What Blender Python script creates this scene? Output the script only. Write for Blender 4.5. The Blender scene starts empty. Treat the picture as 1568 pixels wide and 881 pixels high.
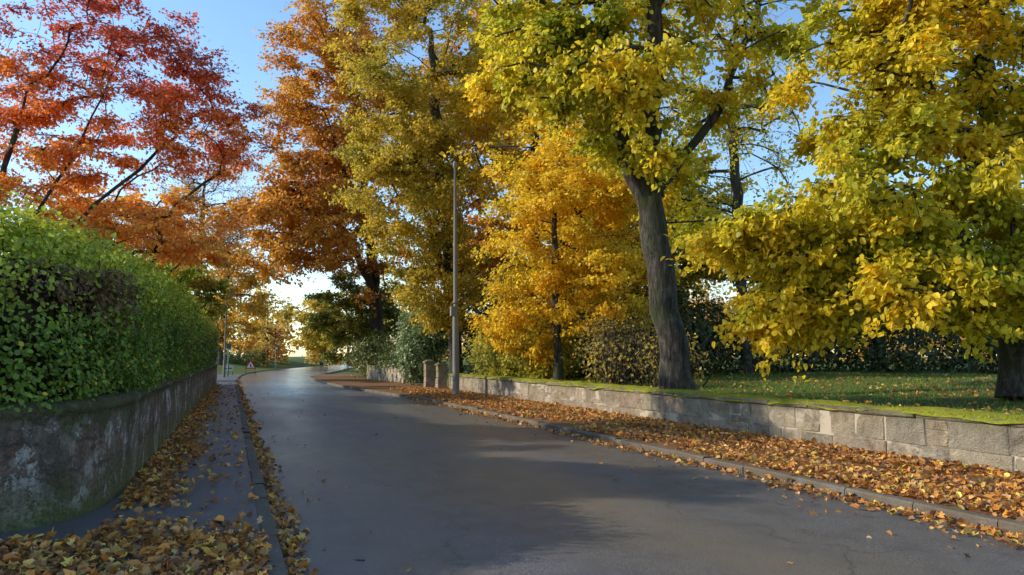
import bpy, math, numpy as np, bmesh
from mathutils import Vector
R = np.random.default_rng(7)
scene = bpy.context.scene
scene.view_settings.view_transform='Standard'
scene.view_settings.look='None'
scene.view_settings.exposure=0

# ---------------------------------------------------------------- helpers
def link(o,parent=None):
    scene.collection.objects.link(o)
    if parent: o.parent=parent
    return o
def empty(name,loc=(0,0,0)):
    e=bpy.data.objects.new(name,None); e.empty_display_size=0.3
    link(e); return e
def smooth(a,b,x):
    t=np.clip((x-a)/(b-a),0,1); return t*t*(3-2*t)
_ph=R.uniform(0,6.28,(6,3)); _dr=R.normal(0,1,(6,3))
def wob(p,f=1.0):
    p=np.asarray(p,float)*f; s=0
    for i in range(6):
        k=(1+i*0.55)
        s=s+np.sin((p@(_dr[i]*k))+_ph[i,0]+1.3*np.sin(p[...,0]*k*.7+_ph[i,1]))/ (1+i*.4)
    return s/3.0
def raw_mesh(name,V,faces_list,mat,cols=None,smoothf=False,parent=None):
    me=bpy.data.meshes.new(name)
    V=np.asarray(V,dtype=np.float32)
    me.vertices.add(len(V)); me.vertices.foreach_set('co',V.ravel())
    tot=sum(f.size for f in faces_list); nf=sum(len(f) for f in faces_list)
    me.loops.add(tot); me.polygons.add(nf)
    me.loops.foreach_set('vertex_index',np.concatenate([f.ravel() for f in faces_list]).astype(np.int32))
    sizes=np.concatenate([np.full(len(f),f.shape[1]) for f in faces_list])
    st=np.concatenate([[0],np.cumsum(sizes)[:-1]]).astype(np.int32)
    me.polygons.foreach_set('loop_start',st)
    try: me.polygons.foreach_set('loop_total',sizes.astype(np.int32))
    except Exception: pass
    me.polygons.foreach_set('use_smooth',np.full(nf,smoothf))
    if cols is not None:
        ca=me.color_attributes.new(name='col',type='FLOAT_COLOR',domain='POINT')
        c=np.ones((len(V),4),np.float32); c[:,:3]=cols
        ca.data.foreach_set('color',c.ravel())
    me.update(calc_edges=True); me.validate()
    me.materials.append(mat)
    o=bpy.data.objects.new(name,me); link(o,parent); return o

LT={
 'quad':(np.array([(0,0,0),(.45,.36,.04),(1,0,-.05),(.45,-.36,.04)],float),[np.array([[0,1,2,3]])]),
 'leaf':(np.array([(0,0,0),(.22,.36,.09),(.66,.33,.07),(1,0,-.12),(.66,-.33,.07),(.22,-.36,.09)],float),
         [np.array([[0,1,2,3],[0,3,4,5]])]),
 'blade':(np.array([(0,.06,0),(1,0.0,.15),(0,-.06,0)],float),[np.array([[0,1,2]])]),
 'star':(np.array([(0,0,0),(.12,.42,.05),(.42,.2,.0),(.62,.48,.1),(.68,.16,0),(1.05,0,-.05),(.68,-.16,0),(.62,-.48,.1),(.42,-.2,0),(.12,-.42,.05)],float),
         [np.array([[0,1,2],[2,3,4],[4,5,6],[6,7,8],[8,9,0]]),np.array([[0,2,4,6],]),np.array([[0,6,8]])]),
}
def leaves(name,P,N,D,S,C,mat,shape='quad',parent=None,curlmax=1.8):
    P=np.asarray(P);n=len(P)
    N=N/np.linalg.norm(N,axis=1,keepdims=True)
    D=D-N*np.sum(D*N,axis=1,keepdims=True)
    D=D/(np.linalg.norm(D,axis=1,keepdims=True)+1e-6)
    B=np.cross(N,D)
    T,F=LT[shape]; k=len(T)
    S=np.asarray(S).reshape(-1,1,1)*np.ones((n,1,1))
    curl=R.uniform(-.6,curlmax,(n,1,1)); wd=R.uniform(.75,1.15,(n,1,1))
    V=P[:,None,:]+S*(T[None,:,0:1]*D[:,None,:]+wd*T[None,:,1:2]*B[:,None,:]+curl*T[None,:,2:3]*N[:,None,:])
    off=(np.arange(n)*k)[:,None,None]
    FL=[(f[None]+off).reshape(-1,f.shape[1]) for f in F]
    C=np.repeat(np.clip(C,0.002,1),k,axis=0)
    return raw_mesh(name,V.reshape(-1,3),FL,mat,C,False,parent)

# ---------------------------------------------------------------- materials
def newmat(name):
    m=bpy.data.materials.new(name); m.use_nodes=True
    nt=m.node_tree; nt.nodes.clear()
    out=nt.nodes.new('ShaderNodeOutputMaterial')
    return m,nt,out
def nd(nt,t,**k):
    n=nt.nodes.new(t)
    for a,b in k.items(): setattr(n,a,b)
    return n
def noise(nt,scale,detail=6,rough=.6,vec=None,dist=0):
    n=nd(nt,'ShaderNodeTexNoise'); n.inputs['Scale'].default_value=scale
    n.inputs['Detail'].default_value=detail; n.inputs['Roughness'].default_value=rough
    n.inputs['Distortion'].default_value=dist
    if vec: nt.links.new(vec,n.inputs['Vector'])
    return n.outputs['Fac']
def ramp(nt,fac,stops):
    r=nd(nt,'ShaderNodeValToRGB'); e=r.color_ramp.elements
    while len(e)<len(stops): e.new(0.5)
    for i,(p,c) in enumerate(stops):
        e[i].position=p; e[i].color=(*c,1) if len(c)==3 else c
    nt.links.new(fac,r.inputs[0]); return r.outputs[0]
def mixc(nt,fac,a,b,mode='MIX'):
    m=nd(nt,'ShaderNodeMix',data_type='RGBA',blend_type=mode)
    def s(i,v):
        if isinstance(v,(tuple,list)): m.inputs[i].default_value=(*v,1)
        elif isinstance(v,float): m.inputs[i].default_value=v
        else: nt.links.new(v,m.inputs[i])
    s(0,fac); s(6,a); s(7,b); return m.outputs[2]
def math_(nt,op,a,b=0.0):
    m=nd(nt,'ShaderNodeMath',operation=op)
    for i,v in enumerate((a,b)):
        if isinstance(v,(int,float)): m.inputs[i].default_value=v
        else: nt.links.new(v,m.inputs[i])
    return m.outputs[0]
def g3(v): return (v,v,v)
def objc(nt):
    return nd(nt,'ShaderNodeTexCoord').outputs['Object']
def mapped(nt,v,scale):
    m=nd(nt,'ShaderNodeMapping'); m.inputs['Scale'].default_value=scale
    nt.links.new(v,m.inputs[0]); return m.outputs[0]
def finish(nt,out,col,rough=.8,bump=None,bs=.3,bd=.02,spec=.4):
    p=nd(nt,'ShaderNodeBsdfPrincipled')
    if isinstance(col,(tuple,list)): p.inputs['Base Color'].default_value=(*col,1)
    else: nt.links.new(col,p.inputs['Base Color'])
    if isinstance(rough,(int,float)): p.inputs['Roughness'].default_value=rough
    else: nt.links.new(rough,p.inputs['Roughness'])
    p.inputs['Specular IOR Level'].default_value=spec
    if bump is not None:
        b=nd(nt,'ShaderNodeBump'); b.inputs['Strength'].default_value=bs; b.inputs['Distance'].default_value=bd
        nt.links.new(bump,b.inputs['Height']); nt.links.new(b.outputs[0],p.inputs['Normal'])
    nt.links.new(p.outputs[0],out.inputs[0]); return p
def leafmat(name,trans=.42,gain=1.5,rough=.45,spec=.35):
    m,nt,out=newmat(name)
    a=nd(nt,'ShaderNodeAttribute',attribute_name='col').outputs['Color']
    p=nd(nt,'ShaderNodeBsdfPrincipled'); nt.links.new(a,p.inputs['Base Color'])
    p.inputs['Roughness'].default_value=rough; p.inputs['Specular IOR Level'].default_value=spec
    t=nd(nt,'ShaderNodeBsdfTranslucent')
    g=mixc(nt,1.0,a,(gain,gain,gain),'MULTIPLY'); nt.links.new(g,t.inputs[0])
    mx=nd(nt,'ShaderNodeMixShader'); mx.inputs[0].default_value=trans
    nt.links.new(p.outputs[0],mx.inputs[1]); nt.links.new(t.outputs[0],mx.inputs[2])
    nt.links.new(mx.outputs[0],out.inputs[0]); return m
M_leaf=leafmat('autumn_leaf',.5,1.35,.45,.3); M_hedge=leafmat('hedge_leaf',.3,1.4,.4,.4)
M_dry=leafmat('fallen_leaf',.15,1.0,.5,.3)
M_grass=leafmat('grass_blade',.3,1.3,.6,.2)
def barkmat(name,c1,c2,c3):
    m,nt,out=newmat(name); o=objc(nt); mp=mapped(nt,o,(9,9,1.6))
    n=noise(nt,1.5,8,.7,mp,.4); n2=noise(nt,1.1,4,.6,o); n3=noise(nt,3,5,.7,o)
    c=ramp(nt,n,[(.3,c1),(.5,c2),(.68,c3)])
    c=mixc(nt,ramp(nt,n2,[(.48,(0,0,0)),(.66,g3(.65))]),c,(.06,.08,.022))
    c=mixc(nt,ramp(nt,n3,[(.58,(0,0,0)),(.68,g3(.35))]),c,(.22,.23,.22))
    finish(nt,out,c,.85,n,1,.08,.25); return m
M_bark=barkmat('bark_grey',(.014,.011,.009),(.06,.05,.042),(.16,.145,.12))
M_bark2=barkmat('bark_brown',(.012,.009,.008),(.05,.036,.03),(.12,.09,.07))

# ---------------------------------------------------------------- tree builder
def sample_ell(e,n):
    u=R.normal(0,1,(n,3)); u/=np.linalg.norm(u,axis=1,keepdims=True)
    r=R.uniform(.12,1,(n,1))**.5
    return np.array(e[:3])+u*r*np.array(e[3:6])
def tubes(name,pos,parent,rad,mat,par,sides=7):
    n=len(pos); kids=[[] for _ in range(n)]
    for i in range(n):
        if parent[i]>=0: kids[parent[i]].append(i)
    V=[];F=[];base=0
    stack=[(None,i) for i in range(n) if parent[i]<0]
    while stack:
        pr,s=stack.pop()
        chain=[s];c=s
        while kids[c]:
            ks=sorted(kids[c],key=lambda k:-rad[k])
            for k in ks[1:]: stack.append((c,k))
            c=ks[0]; chain.append(c)
        pts=[pos[i] for i in chain]; rs=[rad[i] for i in chain]
        if pr is not None: pts=[pos[pr]]+pts; rs=[min(rad[pr],rs[0]*1.25)]+rs
        if len(pts)<2: continue
        pts=np.array(pts); rs=np.array(rs)
        sd=sides if rs[0]>.08 else (5 if rs[0]>.025 else 3)
        if rs[0]>.2: sd=18
        t=np.gradient(pts,axis=0); t/=np.linalg.norm(t,axis=1,keepdims=True)+1e-9
        ref=np.array([0.3,.9,.1]) if abs(t[0][2])>.6 else np.array([0,0,1.])
        a=np.cross(t,ref); a/=np.linalg.norm(a,axis=1,keepdims=True)+1e-9
        b=np.cross(t,a)
        th=np.linspace(0,2*np.pi,sd,endpoint=False)
        ring=pts[:,None]+rs[:,None,None]*(np.cos(th)[None,:,None]*a[:,None]+np.sin(th)[None,:,None]*b[:,None])
        if rs[0]>.15:
            fl=1+.09*np.sin(3*th+1)[None,:]+.06*np.sin(7*th)[None,:]+.06*wob(ring,1.5)
            ring=pts[:,None]+(ring-pts[:,None])*fl[...,None]
        m=len(pts); V.append(ring.reshape(-1,3))
        i=np.arange(m-1)[:,None]*sd; j=np.arange(sd)[None,:]; j2=(j+1)%sd
        F.append(np.stack([base+i+j,base+i+j2,base+i+sd+j2,base+i+sd+j],-1).reshape(-1,4))
        base+=m*sd
    return raw_mesh(name,np.concatenate(V),[np.concatenate(F)],mat,None,True,par)

def tree(name,trunk,Rb,ells,ntw,nlf,lsize,colf,clump=.8,flat=.45,limbs=(),shape='quad',mat=None,bark=None,
         minfork=.3,droop=.3,tipr=.006,expo=.47):
    par=empty(name); bark=bark or M_bark; mat=mat or M_leaf
    pos=[];pa=[];w=[]
    def addchain(pts,p0):
        prev=p0
        for q in pts:
            q=np.array(q,float)
            if prev>=0:
                a=pos[prev]; L=np.linalg.norm(q-a); k=max(1,int(L/.5))
                for s in range(1,k+1):
                    pt=a+(q-a)*s/k
                    if s<k: pt=pt+R.normal(0,.04,3)*min(1,L*.5)
                    pos.append(pt);pa.append(prev);w.append(0.);prev=len(pos)-1
            else:
                pos.append(q);pa.append(-1);w.append(0.);prev=0
        return prev
    addchain(trunk,-1); ntr=len(pos)
    for (z,pts) in limbs:
        zi=min(range(ntr),key=lambda i:abs(pos[i][2]-z))
        addchain(pts,zi)
    zt=max(p[2] for p in pos[:ntr]); zmin=trunk[0][2]+(zt-trunk[0][2])*minfork
    AT=np.concatenate([sample_ell(e,e[6]) for e in ells])
    top=np.array(trunk[-1]); o=np.argsort(np.linalg.norm(AT-top,axis=1)); AT=AT[o]
    cidx=[]
    for a in AT:
        Pn=np.array(pos); d=np.linalg.norm(Pn-a,axis=1)+1.1*np.maximum(0,Pn[:,2]-a[2])+ (Pn[:,2]<zmin)*50
        j=int(np.argmin(d)); p=pos[j]; L=np.linalg.norm(a-p); k=max(2,int(L/.45))
        ctrl=(a+p)/2+np.array([0,0,.16*L])+R.normal(0,.09*L,3)
        prev=j
        for s in range(1,k+1):
            t=s/k; q=(1-t)**2*p+2*t*(1-t)*ctrl+t*t*a+R.normal(0,.02,3)*(s<k)
            pos.append(q);pa.append(prev);w.append(0.);prev=len(pos)-1
        w[prev]=1.; cidx.append(prev)
    nc=len(cidx); TW=[];TC=[];CC=[]
    for ci,c in enumerate(cidx):
        cp=pos[c]
        rr=clump*R.uniform(.6,1.25)
        for k in range(ntw):
            v=R.normal(0,1,3); v/=np.linalg.norm(v); v*=rr*R.uniform(.5,1.05)
            v[2]=v[2]*flat - droop*rr*R.uniform(0,1)
            mid=cp+v*.5+np.array([0,0,.08*rr]); tip=cp+v
            pos.append(mid);pa.append(c);w.append(.08);m=len(pos)-1
            pos.append(tip);pa.append(m);w.append(.05)
            TW.append(tip);TC.append(cp);CC.append(ci)
    n=len(pos);A=np.array(w)
    for i in range(n-1,0,-1):
        if pa[i]>=0: A[pa[i]]+=A[i]
    rad=np.maximum(tipr,Rb*(A/A[0])**expo)
    z0=trunk[0][2]
    P=np.array(pos)
    for i in range(ntr):
        h=P[i][2]-z0
        rad[i]=max(rad[i],Rb*(1-.75*min(1,h/(zt-z0))))*(1+.5*math.exp(-h*2.6))
    tubes('branches',P,pa,rad,bark,par)
    TW=np.array(TW);TC=np.array(TC);CC=np.array(CC)
    dens=R.uniform(.3,1.7,nc)[CC]; dens/=dens.sum()
    idx=R.choice(len(TW),nlf,p=dens)
    t=R.uniform(.25,1.12,(nlf,1))
    LP=TC[idx]+(TW[idx]-TC[idx])*t+R.normal(0,1,(nlf,3))*clump*np.array([.13,.13,.08])
    cen=AT.mean(0); out=LP-cen; out/=np.linalg.norm(out,axis=1,keepdims=True)+1e-6
    N=np.array([0,0,.7])+out*.45+R.normal(0,.6,(nlf,3))
    D=(TW[idx]-TC[idx]); D/=np.linalg.norm(D,axis=1,keepdims=True)+1e-6
    D=D+R.normal(0,.6,(nlf,3))+np.array([0,0,-.7])
    S=lsize*R.uniform(.6,1.25,nlf)
    cr=R.uniform(0,1,nc)[CC][idx]
    C=colf(LP,cr,R.uniform(0,1,nlf))
    C=C*R.uniform(.65,1.15,(nlf,1))
    leaves('foliage',LP,N,D,S,C,mat,shape,par)
    return par
def pal(cols,noisef=.25):
    cols=np.array(cols,float)
    def f(LP,cr,lr):
        t=np.clip(.5+.33*wob(LP,noisef)+.35*(cr-.5)+.3*(lr-.5),0,.999)*(len(cols)-1)
        i=t.astype(int); fr=(t-i)[:,None]
        return cols[i]*(1-fr)+cols[i+1]*fr
    return f

# ---------------------------------------------------------------- camera / light / sky
cam=bpy.data.cameras.new('camera'); co=bpy.data.objects.new('camera',cam); link(co)
cam.sensor_width=36; cam.lens=26.0; cam.clip_end=3000
co.location=(0,0,1.6); co.rotation_euler=(math.radians(95.3),0,math.radians(-20.8))
scene.camera=co
EL=math.radians(28); dx,dy=.90,-.436
sun=bpy.data.lights.new('sun','SUN'); so=bpy.data.objects.new('sun',sun); link(so)
sun.energy=5.0; sun.angle=math.radians(.55); sun.color=(1,.88,.68)
dv=Vector((dx*math.cos(EL),dy*math.cos(EL),-math.sin(EL)))
so.rotation_euler=dv.to_track_quat('-Z','Y').to_euler(); so.location=(-20,15,20)
w=bpy.data.worlds.new('World'); scene.world=w; w.use_nodes=True
nt=w.node_tree; bg=nt.nodes['Background']
sk=nt.nodes.new('ShaderNodeTexSky'); sk.sky_type='NISHITA'; sk.sun_disc=False
sk.sun_elevation=EL; sk.sun_rotation=math.atan2(-dx,-dy)%(2*math.pi)
sk.air_density=1.1; sk.dust_density=.3; sk.ozone_density=2.5
hs=nt.nodes.new('ShaderNodeHueSaturation'); hs.inputs['Saturation'].default_value=1.08; hs.inputs['Value'].default_value=1.7
nt.links.new(sk.outputs[0],hs.inputs['Color'])
nt.links.new(hs.outputs[0],bg.inputs[0]); bg.inputs[1].default_value=.15

# ---------------------------------------------------------------- road geometry
def xl(y): return np.interp(y,[-15,40,52,64,72,83,104,140,260],[.43,.43,.5,.95,1.6,3.4,8,19,60])
def xr(y): return np.interp(y,[-15,24,30,35,42,50,56,62,70,80,104,140,260],[6.6,6.6,6.2,5.7,5.3,5.2,5.5,6.6,8.5,10.9,16,27,68])
m,nt,out=newmat('asphalt'); o=objc(nt)
fine=noise(nt,90,3,.7,o); mid=noise(nt,2.2,5,.65,o); big=noise(nt,.35,4,.6,mapped(nt,o,(1,.25,1)))
c=ramp(nt,fine,[(.32,(.035,.035,.04)),(.5,(.10,.10,.107)),(.68,(.27,.26,.25))])
c=mixc(nt,ramp(nt,big,[(.42,(0,0,0)),(.62,g3(.5))]),c,(.14,.115,.08))
c=mixc(nt,ramp(nt,mid,[(.45,(0,0,0)),(.7,g3(.5))]),c,(.05,.048,.05))
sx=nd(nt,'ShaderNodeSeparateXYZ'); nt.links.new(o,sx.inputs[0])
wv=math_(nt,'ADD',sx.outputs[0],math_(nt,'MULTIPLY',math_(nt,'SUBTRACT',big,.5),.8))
sun_track=ramp(nt,math_(nt,'DIVIDE',wv,7.0),[(.10,(0,0,0)),(.2,g3(.3)),(.3,(0,0,0)),(.42,(0,0,0)),(.53,g3(.5)),(.66,(0,0,0))])  # tan bands: sunlit strip painted into the asphalt colour, with tyre wear
c=mixc(nt,sun_track,c,(.19,.15,.10))
vo=nd(nt,'ShaderNodeTexVoronoi',feature='DISTANCE_TO_EDGE'); vo.inputs['Scale'].default_value=.35
dm=nd(nt,'ShaderNodeTexNoise'); dm.inputs['Scale'].default_value=1.5; dm.inputs['Detail'].default_value=5
nt.links.new(o,dm.inputs['Vector'])
va=nd(nt,'ShaderNodeVectorMath',operation='ADD'); nt.links.new(o,va.inputs[0]); nt.links.new(dm.outputs['Color'],va.inputs[1]); nt.links.new(va.outputs[0],vo.inputs['Vector'])
crk=ramp(nt,vo.outputs['Distance'],[(0,g3(.6)),(.005,(0,0,0))])
c=mixc(nt,crk,c,(.02,.02,.02))
rg=ramp(nt,noise(nt,.5,5,.6,mapped(nt,o,(1,.3,1))),[(.35,g3(.30)),(.65,g3(.50))])
wet=ramp(nt,math_(nt,'DIVIDE',sx.outputs[1],100.),[(.22,g3(0)),(.45,g3(1))])
rg=mixc(nt,math_(nt,'MULTIPLY',wet,.75),rg,(.12,.12,.12))
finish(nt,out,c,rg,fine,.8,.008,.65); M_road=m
def strip(name,fa,fb,y0,y1,z,mat,nx=8,dy=.5,crown=0.,parent=None):
    ys=np.concatenate([np.arange(y0,min(y1,60),dy),np.arange(60,y1+2,2.)]) if y1>60 else np.arange(y0,y1+dy*.5,dy)
    us=np.linspace(0,1,nx+1)
    X=fa(ys)[:,None]*(1-us)+fb(ys)[:,None]*us
    Y=np.repeat(ys[:,None],nx+1,1); Z=z+crown*(4*us*(1-us))[None,:]*np.ones_like(X)
    V=np.stack([X,Y,Z],-1).reshape(-1,3); k=nx+1
    i=(np.arange(len(ys)-1)*k)[:,None]+np.arange(nx)[None,:]
    F=np.stack([i,i+1,i+k+1,i+k],-1).reshape(-1,4)
    return raw_mesh(name,V,[F],mat,None,True,parent)
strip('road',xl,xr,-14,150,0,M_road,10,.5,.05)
m,nt,out=newmat('pavement_asphalt'); o=objc(nt)
f=noise(nt,60,4,.7,o); b=noise(nt,1.3,5,.6,o)
c=ramp(nt,f,[(.32,(.035,.035,.04)),(.5,(.10,.10,.105)),(.7,(.24,.23,.22))])
c=mixc(nt,ramp(nt,b,[(.5,(0,0,0)),(.75,g3(.6))]),c,(.08,.065,.045))
finish(nt,out,c,.5,f,.8,.01,.5); M_pave=m
strip('pavement',lambda y: np.where(y<8.4,-9.0,-1.25)*1.0,lambda y: xl(y)-.125,-14,66,.085,M_pave,6,.3)
m,nt,out=newmat('verge_litter'); o=objc(nt)
f=noise(nt,22,5,.7,o,.6); b=noise(nt,1.1,5,.6,o)
c=ramp(nt,f,[(.3,(.05,.03,.015)),(.5,(.19,.095,.035)),(.62,(.34,.17,.045)),(.75,(.10,.06,.03))])
c=mixc(nt,ramp(nt,b,[(.5,(0,0,0)),(.7,g3(.7))]),c,(.13,.105,.075))
finish(nt,out,c,.85,f,.8,.02,.2); M_verge=m
strip('verge',lambda y: xr(y)+.135,lambda y: np.interp(y,[-15,33,36,42,50,60,240],[9.5,9.5,12,9.3,8.6,10,72]),-14,64,.09,M_verge,10,.4)
m,nt,out=newmat('kerb_stone'); o=objc(nt)
f=noise(nt,40,5,.7,o); b=noise(nt,2,4,.6,o)
c=ramp(nt,f,[(.3,(.09,.08,.07)),(.7,(.25,.22,.18))])
c=mixc(nt,ramp(nt,b,[(.35,(0,0,0)),(.55,g3(.75))]),c,(.11,.085,.055))
finish(nt,out,c,.75,f,.7,.012,.3); M_kerb=m
def kerb(name,fx,y0,y1,w,ztop):
    V=[];F=[];n=0;y=y0
    prof=np.array([(0,-.05),(0,ztop-.02),(.02,ztop),(w,ztop),(w,-.05)])
    while y<y1:
        L=.9 if y<60 else 2.0
        ya,yb=y+.004,y+L-.004; j=R.normal(0,.007,2)
        xa,xb=float(fx(ya))+j[0],float(fx(yb))+j[0]
        sgn=1 if w>0 else -1
        for yy,xx in ((ya,xa),(yb,xb)):
            for (a,b) in prof: V.append((xx+(a if a!=.02 else .02*sgn),yy,b+(j[1] if b>0 else 0)))
        for k in range(4): F.append((n+k,n+k+1,n+5+k+1,n+5+k))
        n+=10; y+=L
    return raw_mesh(name,V,[np.array(F)],M_kerb)
kerb('kerb',lambda y: xl(y),-14,110,-.13,.10)
kerb('kerb',lambda y: xr(y),-14,110,.14,.105)

# ---------------------------------------------------------------- ground
def gh(x,y):
    xc=(xl(y)+xr(y))/2; d=np.abs(x-xc)
    r=smooth(9.52,9.62,x)*(1-smooth(33.2,35.5,y))
    h=-.04+r*(.72+.25*smooth(10,22,x)+.03*np.sin(x*1.3)*np.cos(y*.9))
    h=h+(1-r)*smooth(6,16,d)*smooth(36,60,y)*1.0
    h=h+smooth(-1.5,-3,x)*smooth(8.5,10,y)*(1-smooth(42,46,y))*.5
    h=h+(1-r)*smooth(9.6,14,x)*.5*(1-smooth(36,60,y))*(y>33)
    return h
xs=np.unique(np.concatenate([np.linspace(-900,-40,14),np.linspace(-40,-4,19),np.linspace(-4,9.4,15),[9.52,9.57,9.62],np.linspace(9.8,30,42),np.linspace(31,70,20),np.linspace(75,900,14)]))
ys=np.unique(np.concatenate([np.linspace(-600,-20,8),np.linspace(-18,66,127),np.linspace(68,160,40),np.linspace(170,1500,14)]))
X,Y=np.meshgrid(xs,ys); V=np.stack([X,Y,gh(X,Y)],-1).reshape(-1,3); k=len(xs)
i=(np.arange(len(ys)-1)*k)[:,None]+np.arange(k-1)[None,:]
F=np.stack([i,i+1,i+k+1,i+k],-1).reshape(-1,4)
m,nt,out=newmat('grass_ground'); o=objc(nt)
f=noise(nt,30,5,.7,o); b=noise(nt,.9,6,.65,o)
c=ramp(nt,f,[(.3,(.03,.05,.01)),(.55,(.08,.13,.022)),(.75,(.15,.19,.035))])
c=mixc(nt,ramp(nt,b,[(.5,(0,0,0)),(.66,g3(.8))]),c,(.15,.085,.03))
finish(nt,out,c,.9,f,.8,.03,.15); M_gr=m
raw_mesh('ground',V,[F],M_gr,None,True)

# ---------------------------------------------------------------- left wall + hedge
ctl=np.array([(-.62,43),(-.7,38),(-.82,30),(-.95,20),(-1.02,12.5),(-1.05,9.6),(-1.13,8.6),(-1.42,7.85),(-2.1,7.4),(-3.4,7.15),(-6,7.0),(-9,6.95)])
for _ in range(3):
    q=np.empty((2*len(ctl),2)); q[0]=ctl[0];q[-1]=ctl[-1]
    q[1:-1:2]=ctl[:-1]*.75+ctl[1:]*.25; q[2::2]=ctl[:-1]*.25+ctl[1:]*.75; ctl=q
sl=np.concatenate([[0],np.cumsum(np.linalg.norm(np.diff(ctl,axis=0),axis=1))]); LTOT=sl[-1]
def path(s):
    p=np.stack([np.interp(s,sl,ctl[:,0]),np.interp(s,sl,ctl[:,1])],-1)
    e=.15; p2=np.stack([np.interp(s+e,sl,ctl[:,0]),np.interp(s+e,sl,ctl[:,1])],-1); p1=np.stack([np.interp(s-e,sl,ctl[:,0]),np.interp(s-e,sl,ctl[:,1])],-1)
    t=p2-p1; t/=np.linalg.norm(t,axis=-1,keepdims=True)+1e-9
    return p,np.stack([t[...,1],-t[...,0]],-1)
prof=[(0,-.05)]+[(0.0,z) for z in np.linspace(.05,1.06,15)]+[(-.02,1.07),(-.02,1.13),(.03,1.17),(.12,1.185),(.25,1.18),(.33,1.1),(.33,0)]
prof=np.array(prof); ss=np.arange(0,LTOT,.07)
p,inn=path(ss)
V=np.zeros((len(ss),len(prof),3))
V[...,:2]=p[:,None,:]+inn[:,None,:]*prof[None,:,0:1]; V[...,2]=prof[None,:,1]
dd=wob(V*np.array([1,1,1.5]),1.2)*.018+wob(V,5)*.010
V[...,:2]+=inn[:,None,:]*dd[...,None]; V[:,16:21,2]+=(wob(V[:,16:21],2.5)*.018)
k=len(prof); i=(np.arange(len(ss)-1)*k)[:,None]+np.arange(k-1)[None,:]
F=np.stack([i,i+1,i+k+1,i+k],-1).reshape(-1,4)
m,nt,out=newmat('old_render_wall'); o=objc(nt)
n1=noise(nt,1.7,8,.72,o,.3); n2=noise(nt,2.0,7,.75,mapped(nt,o,(1,1,1.2)),.5); n3=noise(nt,28,5,.7,o); n4=noise(nt,1.6,7,.75,mapped(nt,o,(1.6,1.6,.4)))
c=ramp(nt,n1,[(.34,(.14,.115,.095)),(.5,(.36,.30,.24)),(.64,(.58,.51,.42))])
bk=nd(nt,'ShaderNodeTexBrick'); bk.inputs['Scale'].default_value=1.0
bk.inputs['Brick Width'].default_value=.52; bk.inputs['Row Height'].default_value=.27; bk.inputs['Mortar Size'].default_value=.018
bk.inputs['Color1'].default_value=(.36,.18,.13,1); bk.inputs['Color2'].default_value=(.20,.14,.12,1); bk.inputs['Mortar'].default_value=(.10,.085,.07,1)
cx=nd(nt,'ShaderNodeSeparateXYZ'); nt.links.new(o,cx.inputs[0]); cb=nd(nt,'ShaderNodeCombineXYZ')
dn=math_(nt,'MULTIPLY',math_(nt,'SUBTRACT',n1,.5),.3)
nt.links.new(math_(nt,'ADD',math_(nt,'SUBTRACT',cx.outputs[0],cx.outputs[1]),dn),cb.inputs[0]); nt.links.new(math_(nt,'ADD',cx.outputs[2],dn),cb.inputs[1]); nt.links.new(cb.outputs[0],bk.inputs['Vector'])
bkc=mixc(nt,1.0,bk.outputs['Color'],ramp(nt,n3,[(.35,g3(.6)),(.65,g3(1.3))]),'MULTIPLY')
c=mixc(nt,ramp(nt,n2,[(.46,(0,0,0)),(.50,g3(.85))]),c,bkc)
c=mixc(nt,ramp(nt,noise(nt,2.4,8,.78,o,.2),[(.545,(0,0,0)),(.58,g3(.85))]),c,(.80,.78,.74))
c=mixc(nt,ramp(nt,n4,[(.46,(0,0,0)),(.6,g3(.8))]),c,(.10,.08,.06))
hz=math_(nt,'ADD',cx.outputs[2],math_(nt,'MULTIPLY',math_(nt,'SUBTRACT',n1,.5),1.5))
c=mixc(nt,ramp(nt,hz,[(.0,g3(.85)),(.6,(0,0,0))]),c,(.18,.21,.05))
c=mixc(nt,ramp(nt,hz,[(.9,(0,0,0)),(1.1,g3(.75))]),c,(.08,.10,.03))
c=mixc(nt,ramp(nt,n3,[(.34,g3(.65)),(.5,(0,0,0))]),c,(.06,.05,.04))
hh=math_(nt,'ADD',n3,math_(nt,'MULTIPLY',n2,2.0))
finish(nt,out,c,.85,hh,1,.07,.25); M_lw=m
raw_mesh('boundary_wall',V.reshape(-1,3),[F],M_lw,None,True)
hp=empty('privet_hedge')
ztopf=lambda s: 3.3-.62*smooth(23,37,s)
def hedge_surface(s,u):
    p,inn=path(s); zt=ztopf(s)
    fu=np.clip(u,0,1); tu=np.clip(u-1,0,1)
    z=1.12+(zt-1.12)*fu; off=.14-.12*np.sin(fu*np.pi)+.4*smooth(.7,1,fu)**2+tu*1.3
    z=z-.06*smooth(.8,1,fu)*(u<1)+np.where(u>=1,-.02+.12*np.sin(tu*3.14),0)
    P=np.zeros(s.shape+(3,)); P[...,:2]=p+inn*off[...,None]; P[...,2]=z
    b=wob(P,.9)*.15+wob(P,2.6)*.09
    P[...,:2]-=inn*(b*(1-tu*.8))[...,None]; P[...,2]+=b*tu*.7+wob(P,1.7)*.08*(u>.85)
    N=np.zeros_like(P); N[...,:2]=-inn*np.where(u<1,1,.1)[...,None]; N[...,2]=np.where(u<1,.25,1.)
    return P,N
S_,U_=np.meshgrid(np.arange(0,LTOT,.2),np.linspace(0,2,22),indexing='ij')
Pc,Nc=hedge_surface(S_,U_); Nn=Nc/np.linalg.norm(Nc,axis=-1,keepdims=True); Pc=Pc-Nn*.24
Pc[:,0,2]=1.12
k=U_.shape[1]; i=(np.arange(S_.shape[0]-1)*k)[:,None]+np.arange(k-1)[None,:]
F=np.stack([i,i+1,i+k+1,i+k],-1).reshape(-1,4)
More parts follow.
